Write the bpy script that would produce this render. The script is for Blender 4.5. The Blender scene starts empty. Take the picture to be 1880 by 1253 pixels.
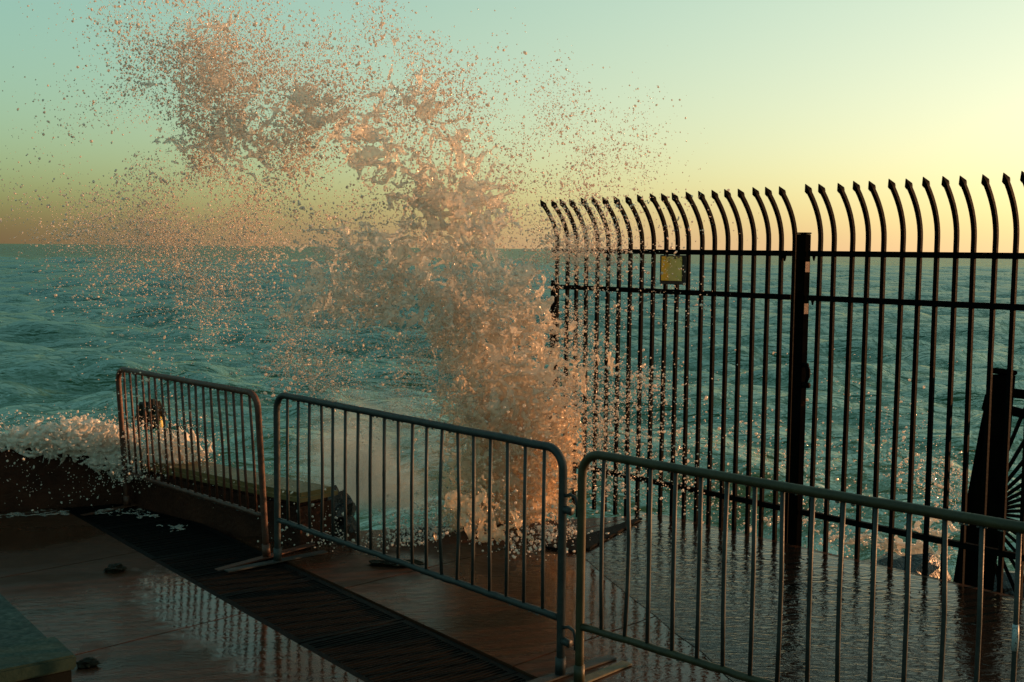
import bpy, bmesh, math, random
import numpy as np
from mathutils import Vector, Matrix

# ------------------------------------------------------------------ camera, sky, sun, exposure
scene = bpy.context.scene
col = scene.collection
R = math.radians
random.seed(7)
rng = np.random.default_rng(11)

cam_data = bpy.data.cameras.new('camera')
cam_data.sensor_width = 36.0
cam_data.lens = 36.0 * 2100.0 / 1880.0
cam_data.clip_start = 0.05
cam_data.clip_end = 30000.0
cam = bpy.data.objects.new('camera', cam_data)
col.objects.link(cam)
cam.matrix_world = (Matrix.Translation((0, 0, 2.0)) @ Matrix.Rotation(R(90 - 4.63), 4, 'X')
                    @ Matrix.Rotation(R(0.567), 4, 'Z'))
scene.camera = cam

SUN_AZ = 70.0      # degrees to the right of the view direction (+Y)
SUN_EL = 6.0
world = bpy.data.worlds.new('World')
scene.world = world
world.use_nodes = True
wn = world.node_tree.nodes
wl = world.node_tree.links
wn.clear()
w_out = wn.new('ShaderNodeOutputWorld')
w_bg = wn.new('ShaderNodeBackground')
w_sky = wn.new('ShaderNodeTexSky')
w_sky.sky_type = 'NISHITA'
w_sky.sun_disc = False
w_sky.sun_elevation = R(SUN_EL)
w_sky.sun_rotation = R(SUN_AZ)
w_sky.altitude = 0.0
w_sky.air_density = 1.0
w_sky.dust_density = 4.0
w_sky.ozone_density = 1.5
w_bg.inputs['Strength'].default_value = 0.07
# hazy green-gold evening air: one tone curve per channel over the physical sky, plus a band of
# sea haze along the whole horizon that is brighter towards the sun
w_sep = wn.new('ShaderNodeSeparateColor')
w_com = wn.new('ShaderNodeCombineColor')
wl.new(w_sky.outputs['Color'], w_sep.inputs[0])
def wmath(op, a, b=None, clamp=False):
    m_ = wn.new('ShaderNodeMath'); m_.operation = op; m_.use_clamp = clamp
    for i_, v_ in enumerate((a, b)):
        if v_ is None: continue
        if isinstance(v_, (int, float)): m_.inputs[i_].default_value = v_
        else: wl.new(v_, m_.inputs[i_])
    return m_.outputs[0]
w_tc = wn.new('ShaderNodeTexCoord')
w_xyz = wn.new('ShaderNodeSeparateXYZ'); wl.new(w_tc.outputs['Generated'], w_xyz.inputs[0])
w_el = wmath('MAXIMUM', w_xyz.outputs['Z'], 0.0)
w_band = wmath('EXPONENT', wmath('MULTIPLY', w_el, -1.0 / 0.205))
w_toward = wmath('ADD', wmath('MULTIPLY', w_xyz.outputs['X'], math.sin(R(SUN_AZ))), wmath('MULTIPLY', w_xyz.outputs['Y'], math.cos(R(SUN_AZ))))
w_haze = wmath('MULTIPLY', w_band, wmath('POWER', wmath('MULTIPLY', wmath('ADD', w_toward, 1.0), 0.5), 3.0))
for i, (gam, gain, knee, hz) in enumerate(((0.8, 0.325, 1.0, 1.5), (1.0, 0.691, 1.0, 0.9), (1.0, 0.474, 1.0, 0.5))):
    y_ = wmath('MULTIPLY', wmath('POWER', w_sep.outputs[i], gam), gain)
    y_ = wmath('DIVIDE', y_, wmath('ADD', wmath('MULTIPLY', y_, 1.0 / knee), 1.0))
    y_ = wmath('ADD', y_, wmath('MULTIPLY', w_haze, hz))
    wl.new(wmath('MULTIPLY', y_, 10.0), w_com.inputs[i])
wl.new(w_com.outputs[0], w_bg.inputs['Color'])
wl.new(w_bg.outputs[0], w_out.inputs[0])

sun_data = bpy.data.lights.new('sun', 'SUN')
sun_data.energy = 5.0
sun_data.angle = R(0.6)
sun_data.color = (1.0, 0.45, 0.18)
sun = bpy.data.objects.new('sun', sun_data)
col.objects.link(sun)
sdir = Vector((math.sin(R(SUN_AZ)) * math.cos(R(SUN_EL)), math.cos(R(SUN_AZ)) * math.cos(R(SUN_EL)), math.sin(R(SUN_EL))))
sun.rotation_euler = sdir.to_track_quat('Z', 'Y').to_euler()

scene.view_settings.view_transform = 'Standard'
scene.view_settings.look = 'None'
scene.view_settings.exposure = 0.62
scene.view_settings.gamma = 1.0
scene.view_settings.use_curve_mapping = False
scene.cycles.max_bounces = 6
scene.cycles.diffuse_bounces = 4
scene.cycles.glossy_bounces = 3
scene.cycles.transmission_bounces = 3
scene.cycles.volume_bounces = 1
scene.cycles.volume_step_rate = 2.0
scene.cycles.transparent_max_bounces = 8
scene.cycles.use_denoising = True

# ------------------------------------------------------------------ helpers
def tag(o, label=None, cat=None, group=None, kind=None):
    if label: o['label'] = label
    if cat: o['category'] = cat
    if group: o['group'] = group
    if kind: o['kind'] = kind
    return o

def empty(name, loc=(0, 0, 0), rz=0.0):
    o = bpy.data.objects.new(name, None)
    col.objects.link(o)
    o.location = loc
    o.rotation_euler = (0, 0, rz)
    o.empty_display_size = 0.1
    return o

def link(name, me, mat, parent=None, smooth=False):
    o = bpy.data.objects.new(name, me)
    col.objects.link(o)
    if mat is not None and len(me.materials) == 0:
        me.materials.append(mat)
    if parent: o.parent = parent
    if smooth:
        me.polygons.foreach_set('use_smooth', [True] * len(me.polygons))
    return o

def from_bm(name, bm, mat, parent=None, smooth=False):
    me = bpy.data.meshes.new(name)
    bmesh.ops.recalc_face_normals(bm, faces=bm.faces)
    bm.to_mesh(me); bm.free()
    return link(name, me, mat, parent, smooth)

def box(bm, lo, hi, bevel=0.0):
    r = bmesh.ops.create_cube(bm, size=1.0)
    vs = r['verts']
    for v in vs:
        v.co = Vector([lo[i] + (v.co[i] + 0.5) * (hi[i] - lo[i]) for i in range(3)])
    if bevel > 0:
        es = list({e for v in vs for e in v.link_edges})
        bmesh.ops.bevel(bm, geom=es, offset=bevel, segments=2, affect='EDGES')

def prism(bm, poly, z0, z1, bevel=0.0):
    vb = [bm.verts.new((x, y, z0)) for x, y in poly]
    vt = [bm.verts.new((x, y, z1)) for x, y in poly]
    n = len(poly)
    fs = [bm.faces.new(vb[::-1]), bm.faces.new(vt)]
    for i in range(n):
        fs.append(bm.faces.new((vb[i], vb[(i + 1) % n], vt[(i + 1) % n], vt[i])))
    if bevel > 0:
        es = [e for e in fs[1].edges]
        bmesh.ops.bevel(bm, geom=es, offset=bevel, segments=2, affect='EDGES')

def tube(bm, pts, rad, seg=8, closed=False, wob=0.0):
    """sweep a ring along points; rad is a number or a list"""
    pts = [Vector(p) for p in pts]
    n = len(pts)
    rings = []
    up0 = None
    for i, p in enumerate(pts):
        a = pts[max(i - 1, 0)]; b = pts[min(i + 1, n - 1)]
        t = (b - a).normalized()
        if up0 is None:
            up0 = Vector((0, 0, 1)) if abs(t.z) < 0.9 else Vector((0, 1, 0))
        s = t.cross(up0)
        if s.length < 1e-4: s = t.cross(Vector((1, 0, 0)))
        s.normalize(); u = s.cross(t).normalized(); up0 = u
        r = rad[i] if isinstance(rad, (list, tuple)) else rad
        ring = []
        for k in range(seg):
            an = 2 * math.pi * k / seg
            rr = r * (1 + wob * random.uniform(-1, 1))
            ring.append(bm.verts.new(p + s * (math.cos(an) * rr) + u * (math.sin(an) * rr)))
        rings.append(ring)
    for i in range(n - 1):
        for k in range(seg):
            bm.faces.new((rings[i][k], rings[i][(k + 1) % seg], rings[i + 1][(k + 1) % seg], rings[i + 1][k]))
    bm.faces.new(rings[0][::-1]); bm.faces.new(rings[-1])

def np_mesh(name, verts, faces, mat, parent=None, smooth=True):
    me = bpy.data.meshes.new(name)
    nv, nf, k = len(verts), len(faces), faces.shape[1]
    me.vertices.add(nv); me.loops.add(nf * k); me.polygons.add(nf)
    me.vertices.foreach_set('co', np.asarray(verts, np.float32).ravel())
    me.loops.foreach_set('vertex_index', np.asarray(faces, np.int32).ravel())
    me.polygons.foreach_set('loop_start', np.arange(0, nf * k, k, dtype=np.int32))
    me.polygons.foreach_set('use_smooth', np.full(nf, smooth))
    me.update(calc_edges=True)
    return link(name, me, mat, parent)

# vectorised value noise
def _h(i, j, k, seed):
    with np.errstate(over='ignore'):
        n = (i.astype(np.uint32) * np.uint32(374761393) + j.astype(np.uint32) * np.uint32(668265263)
             + k.astype(np.uint32) * np.uint32(2147483647) + np.uint32(seed) * np.uint32(974634777))
        n = (n ^ (n >> np.uint32(13))) * np.uint32(1274126177)
        n = n ^ (n >> np.uint32(16))
    return n.astype(np.float64) / 4294967295.0

def vnoise(x, y, z, seed=0):
    i = np.floor(x).astype(np.int64); j = np.floor(y).astype(np.int64); k = np.floor(z).astype(np.int64)
    fx, fy, fz = x - i, y - j, z - k
    fx = fx * fx * (3 - 2 * fx); fy = fy * fy * (3 - 2 * fy); fz = fz * fz * (3 - 2 * fz)
    r = 0
    for a in (0, 1):
        for b in (0, 1):
            for c in (0, 1):
                w = (fx if a else 1 - fx) * (fy if b else 1 - fy) * (fz if c else 1 - fz)
                r = r + w * _h(i + a, j + b, k + c, seed)
    return r

def fbm(x, y, z, seed=0, octv=4):
    s, amp, tot = 0, 0.5, 0
    for o in range(octv):
        s = s + amp * vnoise(x * 2 ** o + 17.3 * o, y * 2 ** o + 5.1 * o, z * 2 ** o, seed + o)
        tot += amp; amp *= 0.5
    return s / tot

def worley2(x, y, seed):
    i = np.floor(x).astype(np.int64); j = np.floor(y).astype(np.int64)
    d = np.full((3,) + x.shape, 9.0)
    for a in (-1, 0, 1):
        for b in (-1, 0, 1):
            px = i + a + _h(i + a, j + b, i * 0, seed); py = j + b + _h(i + a, j + b, i * 0 + 1, seed)
            dd = np.hypot(px - x, py - y)
            m0 = dd < d[0]; m1 = (~m0) & (dd < d[1]); m2 = (~m0) & (~m1) & (dd < d[2])
            d[2] = np.where(m0 | m1, d[1], np.where(m2, dd, d[2]))
            d[1] = np.where(m0, d[0], np.where(m1, dd, d[1]))
            d[0] = np.where(m0, dd, d[0])
    return d

# ------------------------------------------------------------------ materials
def new_mat(name):
    m = bpy.data.materials.new(name)
    m.use_nodes = True
    nt = m.node_tree
    return m, nt.nodes, nt.links, nt.nodes['Principled BSDF']

def ramp(n, stops):
    r = n.new('ShaderNodeValToRGB')
    e = r.color_ramp.elements
    while len(e) < len(stops): e.new(0.5)
    for i, (p, c) in enumerate(stops):
        e[i].position = p
        e[i].color = (c[0], c[1], c[2], 1) if isinstance(c, (tuple, list)) else (c, c, c, 1)
    return r

def noise(n, l, scale, detail=5, rough=0.6, coord=None, dist=0.0):
    t = n.new('ShaderNodeTexNoise')
    t.inputs['Scale'].default_value = scale
    t.inputs['Detail'].default_value = detail
    t.inputs['Roughness'].default_value = rough
    t.inputs['Distortion'].default_value = dist
    if coord is not None: l.new(coord, t.inputs['Vector'])
    return t

def bump(n, l, b, h, strength, dist):
    bp = n.new('ShaderNodeBump')
    bp.inputs['Strength'].default_value = strength
    bp.inputs['Distance'].default_value = dist
    l.new(h, bp.inputs['Height'])
    l.new(bp.outputs[0], b.inputs['Normal'])
    return bp

def mapped(n, l, scale=(1, 1, 1), rot=0.0, out='Object'):
    tc = n.new('ShaderNodeTexCoord')
    mp = n.new('ShaderNodeMapping')
    mp.inputs['Scale'].default_value = scale
    mp.inputs['Rotation'].default_value = (0, 0, rot)
    l.new(tc.outputs[out], mp.inputs['Vector'])
    return mp.outputs[0]

def mat_mottled(name, c0, c1, rough=(0.3, 0.6), scale=6.0, metal=0.0, bstr=0.3, bdist=0.004, c2=None, spec=0.5):
    m, n, l, b = new_mat(name)
    v = mapped(n, l)
    t = noise(n, l, scale, 6, 0.65, v, 0.3)
    st = [(0.35, c0), (0.65, c1)] + ([(0.78, c2)] if c2 else [])
    cr = ramp(n, st)
    l.new(t.outputs[0], cr.inputs[0]); l.new(cr.outputs[0], b.inputs['Base Color'])
    t2 = noise(n, l, scale * 7, 4, 0.6, v)
    rr = ramp(n, [(0.3, rough[0]), (0.7, rough[1])])
    l.new(t2.outputs[0], rr.inputs[0]); l.new(rr.outputs[0], b.inputs['Roughness'])
    b.inputs['Metallic'].default_value = metal
    b.inputs['Specular IOR Level'].default_value = spec
    bump(n, l, b, t2.outputs[0], bstr, bdist)
    return m

M_black = mat_mottled('black_painted_steel', (0.0015, 0.0015, 0.0015), (0.003, 0.003, 0.0028), (0.6, 0.85), 14, 0.0, 0.4, 0.002, (0.012, 0.005, 0.003), 0.02)
M_post = mat_mottled('weathered_black_post', (0.0015, 0.0015, 0.0015), (0.003, 0.003, 0.0025), (0.6, 0.85), 9, 0.0, 0.5, 0.003, (0.03, 0.009, 0.004), 0.0)
M_rust = mat_mottled('orange_rust', (0.012, 0.003, 0.0012), (0.040, 0.008, 0.0025), (0.6, 0.9), 30, 0.0, 0.8, 0.003)
M_galv = mat_mottled('dull_galvanised_steel', (0.012, 0.015, 0.015), (0.024, 0.028, 0.027), (0.42, 0.65), 22, 0.0, 0.4, 0.002, (0.03, 0.02, 0.014), 0.3)
M_rusty = mat_mottled('rusted_steel_tube', (0.026, 0.008, 0.004), (0.085, 0.024, 0.010), (0.45, 0.75), 25, 0.1, 0.6, 0.002, (0.17, 0.06, 0.025))
M_olive = mat_mottled('worn_olive_steel', (0.020, 0.017, 0.007), (0.040, 0.033, 0.014), (0.4, 0.65), 16, 0.0, 0.5, 0.002, (0.035, 0.028, 0.018), 0.3)
M_drip = mat_mottled('water_drip', (0.05, 0.06, 0.06), (0.09, 0.1, 0.1), (0.05, 0.15), 20, 0.0, 0.1, 0.001)
M_teal = mat_mottled('dark_teal_paint', (0.0015, 0.009, 0.008), (0.004, 0.020, 0.018), (0.35, 0.6), 5, 0.0, 0.5, 0.004, None, 0.06)
M_teal2 = mat_mottled('worn_teal_paint', (0.010, 0.022, 0.017), (0.020, 0.036, 0.028), (0.5, 0.8), 7, 0.0, 0.5, 0.004, None, 0.1)
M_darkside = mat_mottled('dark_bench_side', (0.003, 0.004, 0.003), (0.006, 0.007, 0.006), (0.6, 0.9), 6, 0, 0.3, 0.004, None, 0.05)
M_wall = mat_mottled('red_brown_seawall_concrete', (0.022, 0.0075, 0.0045), (0.048, 0.016, 0.009), (0.4, 0.75), 5, 0.0, 0.9, 0.012, (0.014, 0.006, 0.004), 0.1)
M_walltop = mat_mottled('lit_yellow_coping', (0.10, 0.062, 0.022), (0.17, 0.11, 0.042), (0.4, 0.7), 6, 0.0, 0.6, 0.006, None, 0.2)  # yellow light on the wall top is put into this colour
M_grate = mat_mottled('black_iron_grate', (0.002, 0.0022, 0.0022), (0.004, 0.0045, 0.0045), (0.5, 0.75), 20, 0.0, 0.4, 0.002, None, 0.05)
M_pit = mat_mottled('black_trench', (0.004, 0.004, 0.004), (0.008, 0.008, 0.008), (0.8, 0.9), 5, 0, 0.2, 0.002, None, 0.1)
M_rock = mat_mottled('wet_black_rock', (0.008, 0.008, 0.008), (0.025, 0.022, 0.020), (0.12, 0.5), 4, 0.0, 1.0, 0.03)
M_weed = mat_mottled('dark_brown_seaweed', (0.006, 0.005, 0.003), (0.015, 0.011, 0.005), (0.4, 0.7), 12, 0.0, 0.6, 0.01, None, 0.08)
M_yellow = mat_mottled('faded_yellow_paint', (0.35, 0.26, 0.03), (0.45, 0.34, 0.06), (0.4, 0.7), 8)
M_frame = mat_mottled('black_sign_frame', (0.004, 0.004, 0.004), (0.010, 0.010, 0.010), (0.5, 0.8), 10)
M_wedge = mat_mottled('dark_wedge_strip', (0.002, 0.002, 0.002), (0.005, 0.005, 0.005), (0.5, 0.8), 12, 0, 0.5, 0.003, None, 0.04)
M_wood = mat_mottled('yellowed_flat_foot', (0.04, 0.034, 0.016), (0.08, 0.066, 0.032), (0.5, 0.8), 18)

def mat_deck(name, c0, c1, film_lo, film_hi, rip, ripscale=60.0, puddles=(), rmin=0.16, rmax=0.6, spec=0.10):
    """wet concrete: noise decides where a thin film of water lies on it"""
    m, n, l, b = new_mat(name)
    v = mapped(n, l, out='Object')
    big = noise(n, l, 0.9, 5, 0.6, v, 0.4)
    mid = noise(n, l, 9.0, 6, 0.65, v)
    fine = noise(n, l, 130.0, 3, 0.6, v)
    cr = ramp(n, [(0.3, c0), (0.7, c1)])
    mx = n.new('ShaderNodeMath'); mx.operation = 'ADD'
    half = n.new('ShaderNodeMath'); half.operation = 'MULTIPLY'; half.inputs[1].default_value = 0.5
    l.new(big.outputs[0], mx.inputs[0]); l.new(mid.outputs[0], mx.inputs[1]); l.new(mx.outputs[0], half.inputs[0])
    l.new(half.outputs[0], cr.inputs[0]); l.new(cr.outputs[0], b.inputs['Base Color'])
    film = ramp(n, [(film_lo, rmin), (film_hi, rmax)])
    l.new(big.outputs[0], film.inputs[0]); l.new(film.outputs[0], b.inputs['Roughness'])
    b.inputs['IOR'].default_value = 1.33
    b.inputs['Specular IOR Level'].default_value = spec
    # ripples running across the film and grit where it is thin
    v2 = mapped(n, l, (1.0, 2.2, 1.0), R(40))
    rp = noise(n, l, ripscale * 0.22, 3, 0.5, v2, 0.9)
    gr = n.new('ShaderNodeMath'); gr.operation = 'MULTIPLY'; gr.inputs[1].default_value = 0.03
    l.new(fine.outputs[0], gr.inputs[0])
    hs = n.new('ShaderNodeMath'); hs.operation = 'ADD'
    l.new(rp.outputs[0], hs.inputs[0]); l.new(gr.outputs[0], hs.inputs[1])
    bp = bump(n, l, b, hs.outputs[0], rip, 0.006)
    pm = None
    for (cx, cy, ang, la, lb) in puddles:      # standing water with a ragged, soft rim
        mp = n.new('ShaderNodeMapping'); mp.vector_type = 'TEXTURE'
        mp.inputs['Location'].default_value = (cx, cy, 0); mp.inputs['Rotation'].default_value = (0, 0, ang); mp.inputs['Scale'].default_value = (la, lb, 1)
        tcp = n.new('ShaderNodeTexCoord'); l.new(tcp.outputs['Object'], mp.inputs['Vector'])
        fl_ = n.new('ShaderNodeVectorMath'); fl_.operation = 'MULTIPLY'; fl_.inputs[1].default_value = (1, 1, 0); l.new(mp.outputs[0], fl_.inputs[0])
        ln = n.new('ShaderNodeVectorMath'); ln.operation = 'LENGTH'; l.new(fl_.outputs[0], ln.inputs[0])
        rag = n.new('ShaderNodeMath'); rag.operation = 'MULTIPLY_ADD'; rag.inputs[1].default_value = 1.3
        l.new(mid.outputs[0], rag.inputs[0]); l.new(ln.outputs['Value'], rag.inputs[2])
        mr = n.new('ShaderNodeMapRange'); mr.inputs[1].default_value = 1.45; mr.inputs[2].default_value = 1.75; mr.inputs[3].default_value = 1.0; mr.inputs[4].default_value = 0.0
        l.new(rag.outputs[0], mr.inputs[0])
        if pm is None: pm = mr.outputs[0]
        else:
            mxx = n.new('ShaderNodeMath'); mxx.operation = 'MAXIMUM'; l.new(pm, mxx.inputs[0]); l.new(mr.outputs[0], mxx.inputs[1]); pm = mxx.outputs[0]
    if pm is not None:
        ro = n.new('ShaderNodeMix'); ro.data_type = 'FLOAT'; l.new(pm, ro.inputs[0]); l.new(film.outputs[0], ro.inputs[2]); ro.inputs[3].default_value = 0.03
        l.new(ro.outputs[0], b.inputs['Roughness'])
        so = n.new('ShaderNodeMix'); so.data_type = 'FLOAT'; l.new(pm, so.inputs[0]); so.inputs[2].default_value = spec; so.inputs[3].default_value = 0.45
        l.new(so.outputs[0], b.inputs['Specular IOR Level'])
        bo = n.new('ShaderNodeMix'); bo.data_type = 'FLOAT'; l.new(pm, bo.inputs[0]); bo.inputs[2].default_value = rip; bo.inputs[3].default_value = 0.16
        l.new(bo.outputs[0], bp.inputs['Strength'])
    return m

M_deck = mat_deck('wet_brown_concrete', (0.024, 0.0092, 0.005), (0.054, 0.0225, 0.0125), 0.45, 0.62, 0.45, 60.0,
                  ((-1.36, 5.88, math.atan2(-0.78, 0.625), 1.30, 0.36), (0.62, 5.9, R(-76), 1.6, 0.36)))
M_rough = mat_deck('wet_dark_pebbled_concrete', (0.006, 0.005, 0.0045), (0.022, 0.0125, 0.008), 0.40, 0.70, 1.0, 42.0, (), 0.04, 0.13, 0.28)

def mat_foam(name, base, trans=0.35, clear=0.0, foot_glow=None):
    m = bpy.data.materials.new(name)
    m.use_nodes = True
    n, l = m.node_tree.nodes, m.node_tree.links
    n.clear()
    out = n.new('ShaderNodeOutputMaterial')
    d = n.new('ShaderNodeBsdfDiffuse'); d.inputs[0].default_value = (*base, 1)
    t = n.new('ShaderNodeBsdfTranslucent'); t.inputs[0].default_value = (*base, 1)
    mx = n.new('ShaderNodeMixShader'); mx.inputs[0].default_value = trans
    g = n.new('ShaderNodeBsdfGlossy'); g.inputs['Roughness'].default_value = 0.18
    fr = n.new('ShaderNodeFresnel'); fr.inputs[0].default_value = 1.33
    m2 = n.new('ShaderNodeMixShader')
    v = mapped(n, l)
    nz = noise(n, l, 45.0, 4, 0.65, v, 0.6)
    if foot_glow:      # orange glow at the splash foot, painted into the colour and fading upward
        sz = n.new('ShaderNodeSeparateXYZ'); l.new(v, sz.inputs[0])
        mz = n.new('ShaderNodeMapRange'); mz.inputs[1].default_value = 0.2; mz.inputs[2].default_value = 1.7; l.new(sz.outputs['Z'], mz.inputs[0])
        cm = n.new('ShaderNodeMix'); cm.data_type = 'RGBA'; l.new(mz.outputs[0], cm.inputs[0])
        cm.inputs[6].default_value = (*foot_glow, 1); cm.inputs[7].default_value = (*base, 1)
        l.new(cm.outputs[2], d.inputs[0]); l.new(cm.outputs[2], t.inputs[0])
    bp = n.new('ShaderNodeBump'); bp.inputs['Strength'].default_value = 0.35; bp.inputs['Distance'].default_value = 0.008
    l.new(nz.outputs[0], bp.inputs['Height'])
    for s in (d, t, g): l.new(bp.outputs[0], s.inputs['Normal'])
    l.new(d.outputs[0], mx.inputs[1]); l.new(t.outputs[0], mx.inputs[2])
    l.new(fr.outputs[0], m2.inputs[0]); l.new(mx.outputs[0], m2.inputs[1]); l.new(g.outputs[0], m2.inputs[2])
    if clear > 0:      # thin water lets part of the light straight through
        tr = n.new('ShaderNodeBsdfTransparent'); tr.inputs[0].default_value = (1.0, 0.97, 0.93, 1)
        m3 = n.new('ShaderNodeMixShader'); m3.inputs[0].default_value = clear
        l.new(m2.outputs[0], m3.inputs[1]); l.new(tr.outputs[0], m3.inputs[2]); l.new(m3.outputs[0], out.inputs[0])
    else:
        l.new(m2.outputs[0], out.inputs[0])
    return m

M_foam = mat_foam('aerated_foam_foot_glow', (0.97, 0.90, 0.82), 0.60, 0.34, (0.96, 0.74, 0.52))
M_drop = mat_foam('water_droplet', (0.95, 0.85, 0.75), 0.60, 0.0)
M_film = mat_foam('thin_foam_film', (0.45, 0.42, 0.38), 0.3, 0.55)
M_wash = mat_foam('white_foam', (0.80, 0.74, 0.66), 0.4, 0.15)

# ------------------------------------------------------------------ ground plan (metres; camera stands at 0, 0, 2)
E1 = Vector((0.625, -0.7806)); E2 = Vector((0.7806, 0.625))     # along / across the drain
B_L, B_R = 2.69, 3.36                                            # drain strip between these offsets
FA = Vector((1.074, 8.608)); FD = Vector((0.6729, -0.7397)); FN = Vector((0.7397, 0.6729))   # fence line

def clip(poly, p, nrm):
    """keep the part of a polygon where (q - p).nrm >= 0"""
    out = []
    for i in range(len(poly)):
        a, b = poly[i], poly[(i + 1) % len(poly)]
        da, db = (a - p).dot(nrm), (b - p).dot(nrm)
        if da >= 0: out.append(a)
        if (da >= 0) != (db >= 0):
            out.append(a + (b - a) * (da / (da - db)))
    return out

deck = empty('concrete_deck'); tag(deck, kind='structure')
J = Vector((0.71, 0.704)); JN = Vector((0.704, -0.71))
j0 = Vector((-1.1, 6.45))
STEP = 1.57
def slabs(poly, gap=0.004, cross=None):
    for k in range(-4, 8):
        q = clip(poly, j0 + JN * (STEP * k + gap), JN)
        if len(q) >= 3: q = clip(q, j0 + JN * (STEP * (k + 1) - gap), -JN)
        if len(q) < 3: continue
        bm = bmesh.new()
        prism(bm, [(v.x, v.y) for v in q], -0.3, 0.0, 0.0015)
        from_bm('slab', bm, M_deck, deck)
EDGE_A = Vector((-1.43, 7.86)); EDGE_B = Vector((0.99, 8.50))
left = [Vector(p) for p in ((-7, 12), (-7, -1), (6, -1), (6, 12))]
left = clip(left, E2 * B_L, -E2)
left = clip(left, Vector((-3.0, 8.78)), Vector((0.42, -0.907)))
slabs(left)
right = [Vector(p) for p in ((-7, 12), (-7, -1), (6, -1), (6, 12))]
right = clip(right, E2 * B_R, E2)
right = clip(right, FA + FN * 0.015, -FN)
ed = (EDGE_B - EDGE_A).normalized()
right = clip(right, EDGE_A, Vector((ed.y, -ed.x)))
slabs(right)

# dark body under the slabs (quay) and the trench floor
bm = bmesh.new()
prism(bm, [(-7, -1), (5.0, -1), (4.6, 4.58), (0.93, 8.44), (-1.45, 7.80), (-3.0, 8.70), (-7, 6.9)], -2.6, -0.32)
tag(from_bm('quay_base', bm, M_pit), kind='structure')

# drain grate: sections, each a frame with joined slats
grate = empty('drain_grate')
tag(grate, 'long black slotted drain grate running across the wet deck under the barrier', 'grate')
a0 = -9.0
def plan(a, b, z): 
    v = E1 * a + E2 * b
    return Vector((v.x, v.y, z))
for k in range(6):
    s, e = a0 + 0.98 * k, a0 + 0.98 * (k + 1) - 0.012
    bm = bmesh.new()
    for (b0, b1, aa, ab) in ((B_L + 0.012, B_L + 0.05, s, e), (B_R - 0.05, B_R - 0.012, s, e),
                             (B_L + 0.05, B_R - 0.05, s, s + 0.03), (B_L + 0.05, B_R - 0.05, e - 0.03, e)):
        q = [plan(aa, b0, 0), plan(ab, b0, 0), plan(ab, b1, 0), plan(aa, b1, 0)]
        prism(bm, [(v.x, v.y) for v in q], -0.06, -0.010 + 0.002 * (k % 2))
    sec = from_bm('section', bm, M_grate, grate)
    bm = bmesh.new()
    a = s + 0.045
    while a < e - 0.05:
        q = [plan(a, B_L + 0.045, 0), plan(a + 0.012, B_L + 0.045, 0), plan(a + 0.012, B_R - 0.045, 0), plan(a, B_R - 0.045, 0)]
        prism(bm, [(v.x, v.y) for v in q], -0.05, -0.009 + random.uniform(-0.003, 0.002))
        a += 0.027
    sl = from_bm('slats', bm, M_grate, sec); tag(sl, kind='stuff')

# the darker pebbled patch inside the fence, with its curved rim
rim = [(0.42, 7.50), (0.50, 7.20), (0.60, 6.86), (0.66, 6.60), (0.71, 6.40), (0.80, 6.10), (0.86, 5.85), (0.97, 5.55), (1.03, 5.25), (1.15, 4.8), (1.30, 4.2)]
rim = [(x + random.uniform(-0.012, 0.012), y) for x, y in rim]
fe = FA + FD * 6.2 - FN * 0.02; fs = FA + FD * (-0.06) - FN * 0.05
bm = bmesh.new()
prism(bm, rim + [(2.2, 3.0), (fe.x, fe.y), (fs.x, fs.y)], 0.0006, 0.003)
tag(from_bm('wet_pebbled_patch', bm, M_rough), kind='structure')
bm = bmesh.new()
prism(bm, [(0.20, 7.52), (0.40, 7.40), (0.52, 7.46), (0.98, 8.34), (0.95, 8.36), (0.40, 7.66)], 0.008, 0.02, 0.003)  # thin dark wedge-shaped strip just above the deck
tag(from_bm('edge_wedge', bm, M_wedge), 'dark wedge-shaped strip lying on the deck by the far corner of the fence', 'plate')

# ------------------------------------------------------------------ sea
SEA = -1.1
def sea_height(x, y, r):
    z = np.zeros_like(x)
    rs = np.random.default_rng(5)
    for i in range(70):
        lam = 0.45 * (16.0 / 0.45) ** rs.random()
        ang = rs.normal(math.radians(-100), 0.45)
        kx, ky = math.cos(ang) * 2 * math.pi / lam, math.sin(ang) * 2 * math.pi / lam
        amp = 0.0160 * lam ** 0.60 * (0.6 + 0.8 * rs.random())
        ph = rs.random() * 6.283
        fade = np.clip(lam / (r * 0.02) - 0.6, 0, 1)
        c = np.sin(kx * x + ky * y + ph + 0.6 * np.sin(0.13 * x + 0.21 * y + i))
        z += amp * fade * (c + 0.25 * (1 - 2 * np.abs(c)))
    grp = 0.55 + 0.9 * fbm(x * 0.07, y * 0.10, x * 0, 3, 3)
    return z * grp
rows = [6.4]
while rows[-1] < 260: rows.append(rows[-1] * 1.0075)
while rows[-1] < 12000: rows.append(rows[-1] * 1.05)
rows = np.array(rows)
cols = np.radians(np.linspace(-50, 56, 395))
RR, TT = np.meshgrid(rows, cols, indexing='ij')
X = RR * np.sin(TT); Y = RR * np.cos(TT)
Z = SEA + sea_height(X, Y, RR)
near = np.exp(-((RR - 10.0) / 5.0) ** 2)
Z = Z + near * 0.25 * (fbm(X * 1.2, Y * 1.2, X * 0, 21, 4) - 0.4)
nr, nc = RR.shape
idx = np.arange(nr * nc).reshape(nr, nc)
F = np.stack([idx[:-1, :-1], idx[:-1, 1:], idx[1:, 1:], idx[1:, :-1]], -1).reshape(-1, 4)[:, ::-1]
m, n, l, b = new_mat('green_sea_water')
tc = n.new('ShaderNodeTexCoord')
sep = n.new('ShaderNodeSeparateXYZ'); l.new(tc.outputs['Object'], sep.inputs[0])
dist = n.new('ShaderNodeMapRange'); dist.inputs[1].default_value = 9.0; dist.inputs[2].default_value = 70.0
l.new(sep.outputs['Y'], dist.inputs[0])
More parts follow.
